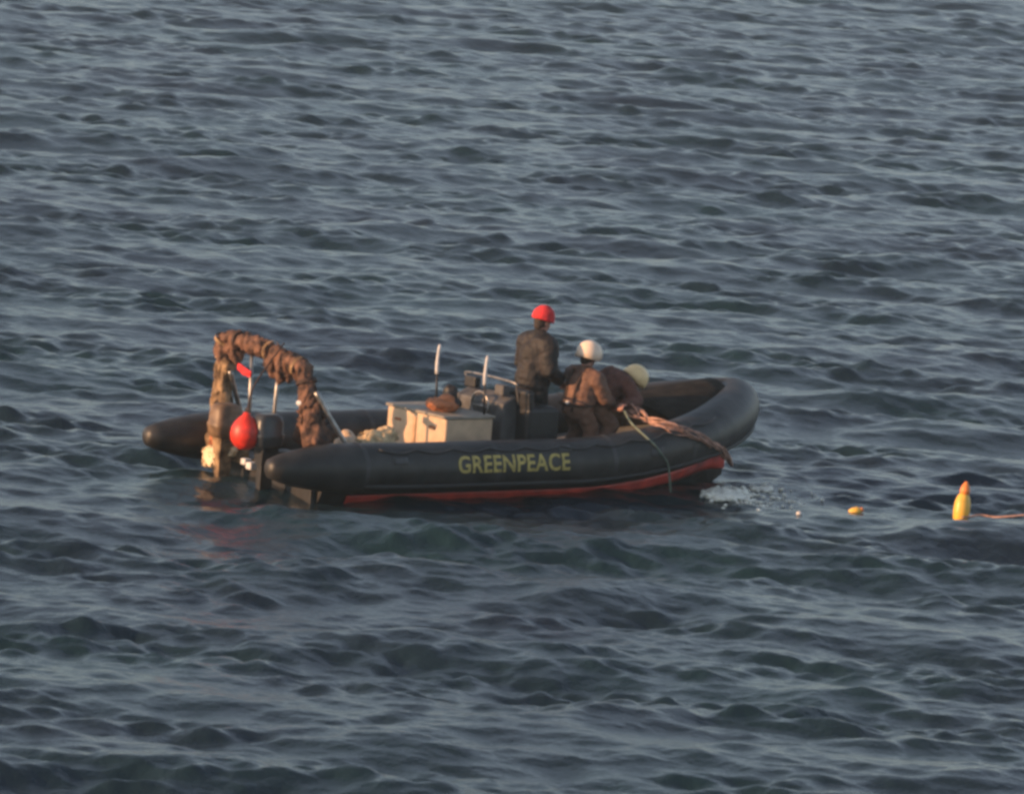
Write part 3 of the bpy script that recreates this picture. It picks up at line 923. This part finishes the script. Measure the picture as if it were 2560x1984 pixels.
# ------------------------------------------------------------------ floats in the water
def wpos(x, y, dz=0): return Vector((x, y, water_z(x, y) + dz))
import bpy_extras
def ground_at(px, py, z=0.0):
    """pixel of the 2184-wide view to a point at height z (used only to plan real positions)"""
    s = 36 / 2184 / cam_d.lens
    d = cam.matrix_world.to_3x3() @ Vector(((px - 1092) * s, -(py - 846.5) * s, -1))
    o = cam.matrix_world.translation
    k = (z - o.z) / d.z
    return o + d * k
p = ground_at(2049, 1101)
fp = wpos(p.x, p.y)
fl = empty('marker_float', Matrix.Translation(fp + Vector((0, 0, 0.05))) @ Euler((R(-6), R(4), 0)).to_matrix().to_4x4(), 'yellow bottle shaped float with orange red top standing upright in the water at the right', 'float')
bm = bmesh.new()
lathe(bm, [(0, -0.10), (0.05, -0.09), (0.085, -0.03), (0.095, 0.06), (0.090, 0.15), (0.070, 0.22), (0.045, 0.255), (0, 0.256)])
finish('float_body', bm, 'float_yellow', fl)
bm = bmesh.new()
lathe(bm, [(0, 0.24), (0.052, 0.245), (0.058, 0.29), (0.045, 0.34), (0.024, 0.37), (0.016, 0.39), (0, 0.392)], ctr=(0.005, 0, 0))
finish('float_cap', bm, 'float_orange', fl)
p = ground_at(1822, 1095)
fp2 = wpos(p.x, p.y)
f2 = empty('net_float', Matrix.Translation(fp2) @ Euler((R(10), R(70), R(20))).to_matrix().to_4x4(), 'small yellow float low in the water between the boat and the tall yellow float', 'float')
bm = bmesh.new()
lathe(bm, [(0, -0.07), (0.035, -0.06), (0.05, -0.02), (0.05, 0.04), (0.03, 0.07), (0, 0.075)], 20)
finish('float_body', bm, 'float_yellow', f2)
bm = bmesh.new()
lathe(bm, [(0.0, 0.065), (0.028, 0.068), (0.026, 0.10), (0, 0.105)], 16)
finish('float_cap', bm, 'float_orange', f2)
p = ground_at(1704, 1100)
fp3 = wpos(p.x, p.y)
f3 = bmesh.new()
lathe(f3, [(0, -0.03), (0.03, -0.02), (0.034, 0.0), (0.028, 0.022), (0, 0.03)], 16)
o = finish('net_float', f3, 'white'); o.location = fp3
tag(o, 'tiny white float bobbing nearest to the bow foam', 'float')

def surf_rope(pts, r, m, label, lift):
    P_ = []
    for q in spline([(a_.x, a_.y, 0) for a_ in pts], 14):
        n_ = noise.noise(Vector((q.x * 2.1, q.y * 1.3, 0)))
        P_.append(Vector((q.x, q.y, water_z(q.x, q.y) + lift + 0.03 * n_)))
    bm = bmesh.new(); sweep(bm, P_, r, 7)
    o = finish('floating_rope', bm, m)
    return tag(o, label, 'rope')
surf_rope([ground_at(2052, 1106), ground_at(2095, 1106), ground_at(2140, 1112), ground_at(2190, 1116), ground_at(2260, 1122)], 0.011, 'rope_pale', 'pinkish rope floating on the water to the right of the tall yellow float', 0.045)
surf_rope([ground_at(1560, 1062), ground_at(1640, 1082), ground_at(1704, 1098), ground_at(1760, 1088), ground_at(1822, 1094), ground_at(1930, 1098), ground_at(2045, 1102)], 0.011, 'rope_pale', 'thin half sunken float line from the bow past the small floats', -0.022)

# ------------------------------------------------------------------ foam by the bow
bm = bmesh.new()
rnd = random.Random(5)
def splash(px, py, n, rx, ry, r0):
    c = ground_at(px, py)
    for _ in range(n):
        x = c.x + rnd.gauss(0, rx); y = c.y + rnd.gauss(0, ry)
        r_ = r0 * rnd.uniform(0.5, 1.0)
        ball(bm, (x, y, water_z(x, y) + r_ * 0.55), (r_ * rnd.uniform(0.8, 1.8), r_ * rnd.uniform(0.8, 1.6), r_ * rnd.uniform(0.5, 1.0)), 1)
splash(1534, 1060, 110, 0.075, 0.13, 0.06)
splash(1575, 1058, 70, 0.09, 0.15, 0.038)
splash(1560, 1056, 90, 0.13, 0.22, 0.026)
splash(1650, 1062, 70, 0.28, 0.35, 0.016)
splash(1622, 1044, 40, 0.07, 0.16, 0.04)
splash(1590, 1066, 40, 0.20, 0.25, 0.028)
o = crumple('foam', bm, 'foam', None, 0.014, 22, 4, 0.009)
tag(o, kind='stuff')


# ------------------------------------------------------------------ sea haze
bm = bmesh.new()
box(bm, (0, 0, 5.0), (19800, 19800, 16.0))
hm_ = bpy.data.materials.new('haze')
hm_.use_nodes = True
ht = hm_.node_tree
ht.nodes.remove(ht.nodes['Principled BSDF'])
pv = ht.nodes.new('ShaderNodeVolumePrincipled')
pv.inputs['Color'].default_value = (0.62, 0.82, 0.90, 1)
pv.inputs['Density'].default_value = 0.0004
pv.inputs['Anisotropy'].default_value = 0.2
ht.links.new(pv.outputs[0], ht.nodes['Material Output'].inputs['Volume'])
o = finish('haze', bm, hm_, smooth=False)
tag(o, kind='stuff')
